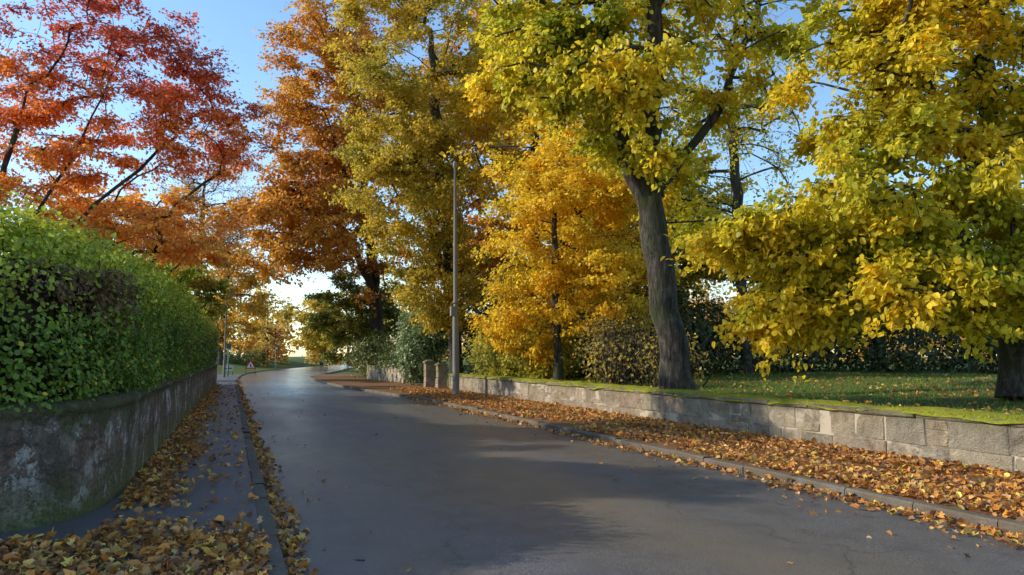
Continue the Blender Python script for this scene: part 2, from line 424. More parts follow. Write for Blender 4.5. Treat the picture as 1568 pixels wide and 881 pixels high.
m,nt,out=newmat('hedge_core'); o=objc(nt); f=noise(nt,14,5,.7,o)
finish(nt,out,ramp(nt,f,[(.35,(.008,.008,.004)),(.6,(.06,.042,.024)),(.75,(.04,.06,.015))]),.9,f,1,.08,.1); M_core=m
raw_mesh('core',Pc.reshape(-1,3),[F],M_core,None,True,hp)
n=150000
s=LTOT*R.uniform(0,1,n)
s=np.where(R.uniform(0,1,n)<.5, R.uniform(20,38,n), s)
u=R.uniform(0,1.6,n)
P,N=hedge_surface(s,u); Nn=N/np.linalg.norm(N,axis=1,keepdims=True)
g=wob(P,1.5)*.7+wob(P,4)*.6
keep=(R.uniform(-.9,.9,n)<g+.35)
dep=R.normal(-.06,.10,n); dep=np.where(u>.9,dep+np.abs(R.normal(0,.13,n)),dep)
P=P+Nn*dep[:,None]+R.normal(0,.02,(n,3))
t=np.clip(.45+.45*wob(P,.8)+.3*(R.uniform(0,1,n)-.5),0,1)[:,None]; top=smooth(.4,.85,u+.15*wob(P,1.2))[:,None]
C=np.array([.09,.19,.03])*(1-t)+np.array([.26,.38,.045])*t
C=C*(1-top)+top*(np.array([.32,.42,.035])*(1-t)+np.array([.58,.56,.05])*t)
brown=(wob(P,.55)+.25*R.normal(0,1,n)+.5*np.exp(-((s-33)/4)**2-((u-.7)/.2)**2)>.58)&(u<.85)
C[brown]=np.array([.20,.12,.06])*R.uniform(.5,1.4,(brown.sum(),1))
yel=R.uniform(0,1,n)<.03; C[yel]=(.6,.5,.05)
C*=R.uniform(.5,1.25,(n,1))
size=np.where(s>24,.052,.072)*R.uniform(.6,1.3,n)
D=R.normal(0,1,(n,3))+np.array([0,0,.4]); NN=Nn+R.normal(0,.65,(n,3))+np.array([0,0,.35])
far=keep&(s<20); near=keep&(s>=20)
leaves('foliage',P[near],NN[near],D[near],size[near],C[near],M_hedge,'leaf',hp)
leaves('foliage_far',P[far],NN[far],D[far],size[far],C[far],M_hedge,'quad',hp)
pos=[];pa=[];rad=[];LPs=[];LDs=[]
for q in range(620):
    s0=np.array(R.uniform(2,38)); u0=np.array(R.uniform(.7,1.35) if q%3 else R.uniform(.02,.6)); pp,nn=hedge_surface(s0,u0)
    up=np.array([R.normal(0,.12),R.normal(0,.12),R.uniform(.15,.38)]) if q%3 else np.array([nn[0]*.12+R.normal(0,.12),nn[1]*.12+R.normal(0,.15),R.uniform(.1,.4)])
    b=pp-np.array([0,0,.1]); pos+= [b,b+up*.6,b+up]; m0=len(pos)-3; pa+=[-1,m0,m0+1]; rad+=[.006,.004,.002]
    if q%3:
        for t_ in R.uniform(.3,1.05,9): LPs.append(b+up*t_); LDs.append(up+R.normal(0,.25,3))
tubes('twigs',np.array(pos),pa,np.array(rad),M_bark2,hp)
LPs=np.array(LPs);nn_=len(LPs)
leaves('shoot_leaves',LPs,R.normal(0,1,(nn_,3))+np.array([0,0,.4]),np.array(LDs)*3,R.uniform(.04,.08,nn_),np.array([.46,.5,.05])*R.uniform(.6,1.2,(nn_,1)),M_hedge,'leaf',hp)
# ---------------------------------------------------------------- right stone wall
m,nt,out=newmat('sandstone'); o=objc(nt)
a=nd(nt,'ShaderNodeAttribute',attribute_name='col').outputs['Color']
n1=noise(nt,4,8,.75,o,.5); n2=noise(nt,45,4,.7,o); n3=noise(nt,.9,6,.65,o); n4=noise(nt,1.7,7,.7,o,.4)
c=mixc(nt,1.0,a,ramp(nt,n1,[(.3,(.45,.42,.38)),(.5,(1,.98,.95)),(.68,(1.5,1.47,1.4))]),'MULTIPLY')
c=mixc(nt,ramp(nt,n4,[(.46,(0,0,0)),(.58,g3(.6))]),c,(.56,.49,.37))
c=mixc(nt,ramp(nt,n2,[(.32,g3(.5)),(.46,(0,0,0))]),c,(.14,.11,.08))
c=mixc(nt,ramp(nt,n3,[(.52,(0,0,0)),(.66,g3(.55))]),c,(.22,.21,.17))
zz=nd(nt,'ShaderNodeSeparateXYZ'); nt.links.new(o,zz.inputs[0])
hz=math_(nt,'ADD',zz.outputs[2],math_(nt,'MULTIPLY',math_(nt,'SUBTRACT',n4,.5),.9))
c=mixc(nt,ramp(nt,hz,[(.58,(0,0,0)),(.8,g3(.5))]),c,(.18,.19,.07))
finish(nt,out,c,.9,math_(nt,'ADD',n2,math_(nt,'MULTIPLY',n1,2.5)),1,.06,.2); M_stone=m
m,nt,out=newmat('mortar'); o=objc(nt); f=noise(nt,20,5,.7,o); f2=noise(nt,2.,5,.7,o)
finish(nt,out,mixc(nt,ramp(nt,f2,[(.45,(0,0,0)),(.55,g3(1.))]),ramp(nt,f,[(.3,(.12,.10,.08)),(.7,(.28,.24,.18))]),(.46,.40,.31)),.95,f,.6,.01,.1); M_mort=m
def block(V,F,C,x0,x1,y0,y1,z0,z1,col,bev=.014,js=.010):
    n=len(V); j=lambda s=js: R.normal(0,s)
    ox=j(.007)
    ring=[(y0,z0),(y1,z0),(y1,z1),(y0,z1)]
    ring=[(a+j(),b+j(js*.8)) for a,b in ring]; cy,cz=(y0+y1)/2,(z0+z1)/2
    for (a,b) in ring: V.append((x1,a,b))
    for (a,b) in ring: V.append((x0+ox+bev,a,b))
    for (a,b) in ring: V.append((x0+ox+j(.005),a+bev*np.sign(cy-a),b+bev*np.sign(cz-b)))
    for r in (0,4):
        for q in range(4):
            q2=(q+1)%4; F.append((n+r+q,n+r+q2,n+r+4+q2,n+r+4+q))
    F.append((n+8,n+9,n+10,n+11)); F.append((n+3,n+2,n+1,n))
    C.extend([col]*12)
STC=np.array([(.46,.38,.27),(.49,.41,.29),(.42,.34,.25),(.44,.33,.25),(.38,.34,.27),(.52,.45,.33)])
def stonewall(name,xf,y0,y1,zb,H,thick,par=None):
    e=empty(name); V=[];F=[];C=[]
    z=zb; top=zb+H
    while z<top-.08:
        h=R.uniform(.19,.31)
        if top-(z+h)<.15: h=top-z
        y=y0-R.uniform(0,.3)
        while y<y1:
            L=R.uniform(.3,1.1); ye=min(y+L,y1)
            xx=xf((y+ye)/2)
            col=STC[R.integers(len(STC))]*R.uniform(.85,1.08)
            if h>.18 and R.uniform()<.22:
                sp=R.uniform(.35,.65)
                block(V,F,C,xx,xx+.2,max(y,y0)+.004,ye-.004,z+.004,z+h*sp-.004,col); block(V,F,C,xx,xx+.2,max(y,y0)+.004,ye-.004,z+h*sp+.004,z+h-.004,col*.9)
            else: block(V,F,C,xx,xx+.2,max(y,y0)+.004,ye-.004,z+.004,z+h-.004,col)
            y=ye
        z+=h
    y=y0
    while y<y1:
        ye=min(y+R.uniform(.6,1.2),y1); xx=xf((y+ye)/2)
        block(V,F,C,xx-.03,xx+thick+.04,y+.005,ye-.005,top+.002,top+.085,STC[R.integers(len(STC))]*R.uniform(.5,.8),.018); y=ye
    raw_mesh('stones',V,[np.array(F)],M_stone,np.array(C),False,e)
    V=[];F=[]
    yy=np.arange(y0+.02,y1,.5); yy[-1]=y1-.02
    for q in yy:
        x=xf(q); V+=[(x+.009,q,zb-.1),(x+.009,q,top-.003),(x+thick,q,top-.003),(x+thick,q,zb-.1)]
    for q in range(len(yy)-1):
        b=q*4
        for r in range(3): F.append((b+r,b+r+1,b+4+r+1,b+4+r))
    F.append((0,1,2,3)); b=(len(yy)-1)*4; F.append((b+3,b+2,b+1,b))
    raw_mesh('mortar',V,[np.array(F)],M_mort,None,False,e)
    return e
wx=lambda y: 9.38+.05*math.sin(y*.35)
rw=stonewall('stone_wall',wx,-3,32.6,.08,.62,.34)
stonewall('stone_wall',lambda y: float(np.interp(y,[41,50],[9.3,8.6])),41.5,50,.08,.8,.3)
m,nt,out=newmat('moss'); o=objc(nt); f=noise(nt,35,5,.7,o); b=noise(nt,2.5,5,.6,o)
c=ramp(nt,f,[(.3,(.12,.14,.015)),(.55,(.28,.30,.03)),(.75,(.48,.43,.05))])
c=mixc(nt,ramp(nt,b,[(.5,(0,0,0)),(.65,g3(.6))]),c,(.2,.14,.06))
finish(nt,out,c,.95,f,1,.03,.1); M_moss=m
ys_=np.arange(-3,32.5,.06); us=np.linspace(0,1,12)
V=np.zeros((len(ys_),len(us),3))
for q,yv in enumerate(ys_): V[q,:,0]=wx(yv)-.045+us*.6; V[q,:,1]=yv
ed=np.sin(np.clip(us,0,1)*np.pi)**.5*(us<.75)+(us>=.75)*.7
V[...,2]=.788+.06*ed[None]*(.6+.8*wob(V,1.6))+.014*wob(V,9)-.05*(us==0)*(1+1.2*wob(V,2.2))-.045*(us==1)
V[:,0,0]+=.02*wob(V[:,0],4)
k=len(us); i=(np.arange(len(ys_)-1)*k)[:,None]+np.arange(k-1)[None,:]
raw_mesh('moss_cap',V.reshape(-1,3),[np.stack([i,i+1,i+k+1,i+k],-1).reshape(-1,4)],M_moss,None,True,rw)
n=30000
y=R.uniform(2,32.5,n); u=R.uniform(0,1,n); x=9.38+.05*np.sin(y*.35)-.05+u*.6
P=np.stack([x,y,np.full(n,.79)],-1); kp=wob(P,1.6)+R.normal(0,.3,n)>-.1
D=np.stack([R.normal(0,.5,n)-.3,R.normal(0,.5,n),np.ones(n)],-1)
C=np.array([.27,.30,.03])*R.uniform(.5,1.6,(n,1))+np.array([.10,.05,0])*R.uniform(0,1,(n,1))
leaves('moss_tufts',P[kp],R.normal(0,1,(n,3))[kp]*np.array([1,1,.2]),D[kp],R.uniform(.03,.075,n)[kp],C[kp],M_grass,'blade',rw)
def pillar(x,y,h,wd):
    e=empty('gate_pillar'); V=[];F=[];C=[]
    z=.05
    while z<h:
        z2=min(z+.28,h); block(V,F,C,x-wd/2,x+wd/2,y-wd/2,y+wd/2,z,z2-.006,np.array([.55,.42,.34])*R.uniform(.85,1.1),.02); z=z2
    block(V,F,C,x-wd/2-.05,x+wd/2+.05,y-wd/2-.05,y+wd/2+.05,h+.002,h+.1,np.array([.38,.3,.24]),.03)
    block(V,F,C,x-wd/2+.04,x+wd/2-.04,y-wd/2+.04,y+wd/2-.04,h+.102,h+.16,np.array([.36,.29,.23]),.03)
    raw_mesh('shaft',V,[np.array(F)],M_stone,np.array(C),False,e)
pillar(9.1,33.1,1.15,.42); pillar(8.9,34.6,1.25,.42)

# ---------------------------------------------------------------- fallen leaves
FL=np.array([(.74,.33,.07),(.58,.23,.05),(.36,.17,.07),(.78,.48,.11),(.62,.36,.16),(.22,.11,.05),(.80,.60,.12)])
def fallen(name,x,y,z,size,dark=1.):
    n=len(x); P=np.stack([x,y,z],-1)
    N=np.array([0,0,1.])+R.normal(0,.45,(n,3)); D=R.normal(0,1,(n,3))*np.array([1,1,.1])
    C=FL[R.choice(len(FL),n,p=[.22,.2,.16,.13,.14,.11,.04])]*R.uniform(.55,1.2,(n,1))*dark
    q=int(n*.65)
    pm=R.permutation(n); a,b=pm[:q],pm[q:]
    e=empty(name)
    leaves('oval_leaves',P[a],N[a],D[a],size[a],C[a],M_dry,'leaf',e,4)
    leaves('lobed_leaves',P[b],N[b],D[b],size[b]*1.05,C[b],M_dry,'star',e,4)
def scat(x0,x1,y0,y1,n,dens):
    x=R.uniform(x0,x1,n); y=R.uniform(0,1,n)**1.5*(y1-y0)+y0
    d=dens(x,y); k=R.uniform(0,1,n)<d; return x[k],y[k]
w3=lambda x,y,f: wob(np.stack([x,y,0*x],-1),f)
x1,y1=scat(6.72,9.37,2.5,34,46000,lambda x,y: np.clip(.5+.65*w3(x,y,.9)+.35*smooth(8.0,9.2,x)-.35*(1-smooth(6.7,7.0,x)),.05,1))
z1=.10+R.uniform(0,.05,len(x1))
def ld(x,y):
    e=-.5+.22*w3(x*0,y,.8)
    a=1-smooth(e-.25,e+.2,x)
    b=.06
    p=(1-smooth(6.6,8.0,y+.5*w3(x,y,1.3)+.5*(x+.5)))*1.0
    g=smooth(8.0,8.9,y)
    return np.clip(np.maximum(a*g*.95,np.maximum(b,p)),0,1)
x2,y2=scat(-4,.30,3.5,44,60000,ld); ok=(x2>-1.02)|(y2<7.1); x2=x2[ok];y2=y2[ok]
z2=.095+R.uniform(0,.05,len(x2))*(1+.5*(y2<7.3))
x3,y3=scat(.45,1.4,3.5,60,22000,lambda x,y: np.clip((1.0-smooth(.46,.70+.18*w3(x*0,y,.9),x))*.8,.006,1)); z3=.012+R.uniform(0,.03,len(x3))*(1-smooth(.5,.9,x3))
x4,y4=scat(5.0,6.58,3.,34,15000,lambda x,y: np.clip(smooth(6.1+.25*w3(x*0,y,.7),6.55,x)*.8,.008,1)); z4=.02+R.uniform(0,.02,len(x4))
x5,y5=R.uniform(1.,6,34),R.uniform(4,40,34); z5=np.full(34,.058)
x6,y6=scat(9.4,24,3,30,14000,lambda x,y: np.clip(.35+.5*w3(x,y,.6),.05,1)); z6=gh(x6,y6)+.03; z6=np.where(x6<9.95,.86,z6); k6=(x6>9.95)|(R.uniform(0,1,len(x6))<.5); x6,y6,z6=x6[k6],y6[k6],z6[k6]
X=np.concatenate([x1,x2,x3,x4,x5,x6]);Yy=np.concatenate([y1,y2,y3,y4,y5,y6]);Z=np.concatenate([z1,z2,z3,z4,z5,z6])
fallen('fallen_leaves',X,Yy,Z,R.uniform(.04,.10,len(X)))
n=45000; x=9.7+R.uniform(0,1,n)**1.3*16; y=R.uniform(3,32,n)
P=np.stack([x,y,gh(x,y)],-1); D=np.stack([R.normal(0,.4,n),R.normal(0,.4,n),np.ones(n)],-1)
C=np.array([.14,.23,.035])*R.uniform(.5,1.6,(n,1))+np.array([.05,.02,0])*R.uniform(0,1,(n,1))
leaves('lawn_grass',P,R.normal(0,1,(n,3))*np.array([1,1,.2]),D,R.uniform(.05,.12,n),C,M_grass,'blade')
n=7000; x=R.uniform(-3.2,-.7,n); y=R.uniform(5.0,6.9,n)
P=np.stack([x,y,np.full(n,.09)],-1); kp=wob(P,1.1)>-.1
D=np.stack([R.normal(0,.5,n),R.normal(0,.5,n),np.ones(n)*.8],-1)
leaves('verge_grass',P[kp],R.normal(0,1,(n,3))[kp],D[kp],R.uniform(.02,.05,n)[kp],(np.array([.16,.24,.03])*R.uniform(.5,1.5,(n,1)))[kp],M_grass,'blade')

# ---------------------------------------------------------------- trees
red=[(.60,.12,.06),(.78,.20,.06),(.90,.32,.06),(.94,.46,.09)]
def maplecol(LP,cr,lr):
    t=np.clip((9.8-LP[:,2])/5.0+.45*(cr-.5)+.3*(lr-.5)+.25*wob(LP,.5),0,.999)*3
    a=np.array(red); i=t.astype(int); f=(t-i)[:,None]; return a[i]*(1-f)+a[i+1]*f
tree('maple_tree',[(-4.9,17.2,.3),(-4.7,17.3,1.4)],.14,
  [(-2.6,18.8,7.4,2.9,2.0,2.1,90),(-4.8,19.4,8.6,2.8,2.4,2.8,64),(-.7,18.4,6.9,1.6,1.5,1.2,40),(-1.8,18.6,4.5,1.8,1.4,.8,34),(-4.6,18.6,5.2,2.4,2,1.3,50),(-3.4,18.5,10.6,3,2.5,1.4,26)],
  11,58000,.08,maplecol,clump=.66,flat=.3,droop=.12,shape='star',bark=M_bark2,minfork=.5,expo=.6,tipr=.005,
  limbs=[(1.4,[(-4.3,17.7,3.6),(-3.4,18.2,5.8),(-2.6,18.8,8.6)]),(1.4,[(-4.8,17.8,3.6),(-4.5,18.6,6.6),(-4.3,19.2,9.6)]),(1.4,[(-4.0,17.7,3.2),(-2.9,18.2,4.9),(-1.3,18.4,6.7)]),(1.2,[(-5.4,18,4),(-6.2,19,7.5)]),(1.2,[(-5.1,17.6,4),(-5.2,18.2,6.5),(-5.6,18.6,9)]),(1.3,[(-4.1,17.6,2.8),(-3.0,18,3.9),(-1.5,18.4,4.5)])])
rust=[(.36,.15,.03),(.55,.25,.04),(.70,.36,.05),(.76,.47,.06)]
tree('beech_tree',[(10.2,54,.3),(9.6,53.6,8),(8.4,53,16),(7.6,53,24)],.45,
  [(6,51.5,20,4.4,4.6,8.5,150),(4.0,50.5,11,4.8,4.4,4.4,110),(9,53,14,4,4,10,70)],
  9,74000,.25,pal(rust),clump=1.5,flat=.4,droop=.35,bark=M_bark2,expo=.52,limbs=[(6,[(7.5,52,10),(4.5,51,13)]),(9,[(7,52,15),(5,51,20)])])
olive=[(.28,.26,.04),(.46,.37,.045),(.62,.45,.045),(.72,.46,.045)]
tree('sycamore_tree',[(10.8,36.2,.3),(10.3,35.8,5),(9.6,35.5,11),(9,35.3,18)],.33,
  [(8.8,35,16.5,5.0,4.4,7,170),(7.6,34.6,10,3.6,3.4,3.8,90),(9.6,34.8,5.4,2.5,2.4,2.6,44)],
  9,88000,.17,pal(olive,.4),clump=1.15,flat=.45,droop=.4,expo=.52,limbs=[(4,[(9,35,8),(7.4,34.6,12)])])
gold=[(.52,.42,.04),(.74,.56,.04),(.86,.60,.04),(.86,.50,.04)]
tree('norway_maple_tree',[(11.3,25,.6),(11.2,24.8,3),(11,24.6,7.5)],.14,
  [(11.3,24.6,6.0,3.2,2.6,2.8,90),(10.7,26.5,3.2,1.8,2.4,1.6,40),(12.6,23.2,4.2,2.4,1.8,2.4,50),(11.6,26,8.8,2.0,2.2,2.4,40),(12.4,22.6,8.2,2.4,2.2,2.0,44)],
  9,70000,.135,pal(gold,.4),clump=.85,flat=.45,droop=.4,minfork=.2,expo=.52)
yg=[(.22,.30,.03),(.50,.48,.035),(.80,.62,.04),(.88,.62,.04)]
tree('lime_tree',[(10.15,15.4,.65),(10.0,15.45,2.2),(9.7,15.6,4.3),(9.62,15.7,6.7),(9.85,15.7,9.4),(9.9,15.6,13)],.32,
  [(8.2,16,10.8,3.3,2.8,3.4,95),(8.1,14.9,7.9,1.7,1.7,1.5,34),(7.4,16.4,9.0,1.8,1.8,1.8,32),(9.8,15,13,3.8,3.2,2.6,40),(12.2,15.2,9.6,2.4,2.4,2.4,26),(9.0,14.7,6.6,.8,.8,.9,9),(10.6,17.2,7.6,1.8,1.5,1.5,22),(11.6,17,5.4,1.4,1.4,1.2,12)],
  8,44000,.14,pal(yg,.5),clump=.75,flat=.4,droop=.6,shape='leaf',minfork=.3,
  limbs=[(4.6,[(9.0,15.8,6.5),(8.7,15.9,8.4),(8.3,16,11)]),(5.6,[(10.4,15.3,6.6),(11.2,15.1,7.6),(12.2,14.7,10),(12.8,14.6,12)]),(4.0,[(8.9,15.2,4.5),(7.6,15,4.3)]),(4.6,[(10.6,15.2,4.9),(11.8,14.9,5.0)])])
tree('lime_tree',[(14.1,9.9,.8),(14.0,9.9,3.0),(13.9,10,6.5),(14,10,11)],.26,
  [(12.0,10.2,5.6,2.9,2.6,2.9,140),(13.6,9.6,8.4,3.6,3.2,2.8,90),(10.6,11.0,3.5,1.5,1.3,1.4,36),(9.3,11.6,4.0,1.1,1.0,.7,18),(12.4,9.0,2.8,2.4,1.6,.9,40),(9.9,11.4,2.5,.9,.8,.7,14),(11.3,9.4,8.4,1.5,1.4,1.6,16)],
  9,88000,.122,pal(yg,.45),clump=.72,flat=.45,droop=.75,shape='leaf',minfork=.12,
  limbs=[(3.2,[(12.8,10.3,4.3),(11.2,10.7,4.6)]),(4.4,[(12.6,9.9,6.2),(11.5,9.8,7.6)])])
# out-of-frame trees, added behind the hedge to throw shadow bands on the road
tree('shadow_ash_tree',[(-12.5,22,.5),(-12.4,22,5),(-12.2,22,11)],.25,
  [(-12,21.5,8.6,1.4,3.2,2.0,36)],8,12000,.18,pal(olive,.3),clump=.9,flat=.6,bark=M_bark,tipr=.01)
tree('shadow_ash_tree',[(-14,17.5,.5),(-14,17.5,5),(-13.8,17.5,12)],.25,
  [(-13.6,17.4,10,1.2,1.6,1.8,26)],8,9000,.18,pal(olive,.3),clump=.9,flat=.6,bark=M_bark,tipr=.01)
# back row
tree('beech_tree',[(20,48,.3),(20,48,9),(20,48,22)],.5,
  [(18,47,16,8,6,10,130),(17,45,8,7,5,5,60)],8,42000,.36,pal(rust[:3]+[(.6,.42,.05)]),clump=2.0,flat=.5,bark=M_bark2)
tree('sycamore_tree',[(14.5,31,.7),(14.3,30.8,6),(14,30.5,15)],.3,
  [(13.4,30,12.5,4.4,4,6,120),(15.5,28,7.5,3.6,3,3.2,60)],8,42000,.22,pal([(.40,.32,.035),(.62,.5,.04),(.82,.58,.04),(.74,.42,.04)],.3),clump=1.3,flat=.45,bark=M_bark2)
tree('oak_tree',[(21,33,.8),(21,33,6),(21.3,33,13)],.35,
  [(20,32,8.5,5,4,4.4,80),(18,31,5,4,3.5,2.6,50)],8,26000,.26,pal(olive,.3),clump=1.4,flat=.45,bark=M_bark2)
tree('oak_tree',[(29,27,.9),(29,27,5),(29,27,9)],.3,
  [(28,27,5.8,6.5,4,3.2,80)],8,20000,.27,pal([(.14,.17,.03),(.34,.3,.04),(.6,.46,.05)],.3),clump=1.5,flat=.45,bark=M_bark2)
tree('shadow_ash_tree',[(-2.6,60,.5),(-2.4,60,7),(-2.2,60,15)],.22,
  [(-1.5,60,12,4.4,4,6,100)],14,8000,.18,pal(rust,.3),clump=1.5,flat=.9,droop=-.2,bark=M_bark,tipr=.010)
tree('shadow_ash_tree',[(19,24,.8),(18.8,24,6),(18.5,24,14)],.2,
  [(17.5,24,11,4,4,5,80)],12,9000,.15,pal(yg,.3),clump=1.1,flat=.9,droop=-.2,bark=M_bark,tipr=.007)
tree('cherry_tree',[(-5.5,31,.5),(-5.3,31,3),(-5,31.3,7)],.18,
  [(-4.8,31.5,5.8,4.0,3.0,2.6,80)],8,26000,.15,pal([(.78,.27,.05),(.86,.42,.06),(.84,.58,.07)],.3),clump=.9,flat=.4,bark=M_bark2)
tree('hazel_tree',[(-4,41,.5),(-3.8,41,3),(-3.6,41,6)],.18,
  [(-3.6,41,4.8,2.8,2.6,2.4,60)],8,18000,.16,pal([(.26,.33,.04),(.5,.5,.05),(.7,.6,.06)],.3),clump=.8,flat=.45,bark=M_bark2)
tree('hawthorn_tree',[(-5,52,.5),(-4.8,52,3),(-4.6,52,7)],.22,
  [(-4.4,51.5,5.6,3.8,3.5,3.8,60)],8,20000,.2,pal([(.13,.19,.03),(.3,.33,.04),(.52,.36,.05),(.55,.26,.04)],.3),clump=1.1,flat=.45,bark=M_bark2)
tree('birch_tree',[(-1.0,88,.6),(-.8,88,6),(-.6,88,14)],.25,
  [(.2,88,9,4.6,4,6.5,70)],8,16000,.32,pal([(.5,.24,.05),(.68,.4,.05),(.72,.52,.06)],.3),clump=1.6,flat=.5)
tree('birch_tree',[(14,118,.8),(14,118,6),(14,118,12)],.25,
  [(13,118,7,6,4,5,80)],8,14000,.4,pal([(.5,.4,.06),(.72,.56,.08),(.8,.62,.1)],.3),clump=1.8,flat=.5)
tree('holm_oak_tree',[(10.6,58,.3),(10.5,58,3),(10.3,58,6)],.3,
  [(9.4,57,4.6,3.9,3.4,4.2,80)],8,30000,.22,pal([(.09,.12,.025),(.25,.25,.035),(.52,.38,.04)],.3),clump=1.1,flat=.6,bark=M_bark2)

def shrub(name,ells,n,size,colf,stems=12,mat=None,shape='quad',holes=.0):
    e=empty(name); P=[];O=[]
    tot=sum(a[3]*a[4]+a[5]*a[4] for a in ells)
    for a in ells:
        q=int(n*(a[3]*a[4]+a[5]*a[4])/tot); u=R.normal(0,1,(q,3)); u/=np.linalg.norm(u,axis=1,keepdims=True)
        bump=1+.36*wob(u*3+np.array(a[:3]),1.2)+.2*wob(u*8,1.5); r=np.clip(1-np.abs(R.normal(0,.25,q)),.2,1)*bump
        pp=np.array(a[:3])+u*r[:,None]*np.array(a[3:6]); P.append(pp); O.append(u)
    P=np.concatenate(P);O=np.concatenate(O); k=P[:,2]>.15
    k&=(wob(P,1.6)+R.normal(0,.4,len(P))>-1.0+holes)
    P=P[k];O=O[k]; q=len(P)
    C=colf(P,R.uniform(0,1,q),R.uniform(0,1,q))*R.uniform(.6,1.3,(q,1))
    leaves('foliage',P,O*.7+R.normal(0,.5,(q,3))+np.array([0,0,.5]),R.normal(0,1,(q,3))+np.array([0,0,-.3]),size*R.uniform(.6,1.3,q),C,mat or M_leaf,shape,e)
    pos=[];pa=[];rad=[]
    for a in ells:
        for s in range(stems):
            b=np.array([a[0]+R.normal(0,.25)*a[3],a[1]+R.normal(0,.25)*a[4],max(.0,a[2]-a[5])])
            d=np.array([R.normal(0,.45)*a[3],R.normal(0,.45)*a[4],a[5]*R.uniform(1.1,1.9)])
            prev=-1
            for t in (0,.3,.6,1.):
                pos.append(b+d*np.array([t**1.4,t**1.4,t])+R.normal(0,.04,3));pa.append(prev);rad.append(.028*(1-t*.75));prev=len(pos)-1
    tubes('stems',np.array(pos),pa,np.array(rad),M_bark2,e)
dk=pal([(.02,.032,.01),(.05,.07,.015),(.10,.11,.025)],.5)
shrub('rhododendron_bush',[(22,24.5,2,4,2.2,2.2),(27,22,2.1,4,2.4,2.4),(32,19,2.2,4,3,2.6),(18.5,28,2.2,3.5,2.4,2.4),(36,15,2.4,4,3,3)],36000,.19,dk,stems=4,mat=M_hedge)
shrub('variegated_holly_bush',[(9.9,39.6,2.8,1.5,1.5,2.3),(9.2,38.4,1.7,1.1,1.1,1.5),(10.6,38.2,3.4,1.2,1.2,1.4)],12000,.17,pal([(.06,.10,.03),(.18,.25,.09),(.52,.56,.36)],2.2),stems=6,mat=M_hedge)
shrub('laurel_bush',[(10.9,30.5,1.7,1.2,1.8,1.3),(11.6,27,1.8,1.4,2,1.4)],14000,.13,pal([(.10,.14,.03),(.36,.34,.05),(.76,.56,.05)],.8),stems=8)
shrub('hydrangea_bush',[(11.4,20.4,1.7,1.2,1.4,1.2),(11.8,18.2,1.5,1.0,1.1,.9),(12.5,22.5,2.2,1.6,1.6,1.6)],4500,.12,pal([(.12,.13,.03),(.3,.22,.06),(.65,.48,.05)],.8),stems=70,holes=.8)
shrub('rhododendron_bush',[(14,29,2.2,2.6,2.4,2.4),(16,25,2.0,2.4,2.2,2.1),(13,35,2.4,2.6,2.6,2.8)],22000,.18,dk,stems=6,mat=M_hedge)
shrub('yew_bush',[(10.4,46,1.4,1.6,3,1.6),(9.6,52,1.5,1.8,2.6,1.8)],14000,.13,pal([(.04,.07,.02),(.12,.16,.035),(.28,.26,.05)],.5),stems=4,mat=M_hedge)
shrub('field_hedge',[(-6+q*4,106+abs(q)*.6,1.4,2.8,1.6,1.5) for q in range(-2,3)],9000,.26,pal([(.07,.12,.03),(.2,.22,.04),(.5,.36,.06)],.3),stems=2,mat=M_hedge)

e=empty('distant_trees'); P=[];C=[];S=[]
cols=np.array([(.28,.22,.09),(.46,.33,.09),(.62,.42,.09),(.28,.3,.08),(.66,.46,.1),(.5,.25,.07)])
pos=[];pa=[];rad=[]
for q in range(120):
    az=math.radians(-28+q*.8+R.normal(0,.5)); d=R.uniform(108,165)
    if q%3==0: d=R.uniform(75,100) if (az>math.radians(24)) or az<math.radians(-12) else d
    x=d*math.sin(az); y=d*math.cos(az)
    xc=float(xl(y)+xr(y))/2
    if abs(x-xc)<6 and y<140: continue
    h=R.uniform(8,13)*d/110
    if 2.5<math.degrees(az)<8: h*=.8
    r=h*.32; nn=1200
    col=cols[R.integers(len(cols))]
    for s in range(9):
        c=np.array([x,y,h*.47])+R.normal(0,1,3)*np.array([r*.5,r*.5,h*.22])
        u=R.normal(0,1,(nn//9,3)); u/=np.linalg.norm(u,axis=1,keepdims=True)
        P.append(c+u*R.uniform(.3,1,(nn//9,1))*np.array([r*.55,r*.55,h*.2])); C.append(np.tile(col,(nn//9,1))*R.uniform(.6,1.3)); S.append(np.full(nn//9,.55))
    prev=-1
    for t in (0,.4,.9): pos.append(np.array([x,y,h*t])); pa.append(prev); rad.append(.3*(1-t*.8)); prev=len(pos)-1
P=np.concatenate(P);C=np.concatenate(C)*R.uniform(.7,1.3,(len(P),1));S=np.concatenate(S)*R.uniform(.6,1.3,len(P))
n=len(P); leaves('foliage',P,R.normal(0,.7,(n,3))+np.array([0,0,.6]),R.normal(0,1,(n,3)),S,C,M_leaf,'quad',e)
tubes('trunks',np.array(pos),pa,np.array(rad),M_bark2,e)

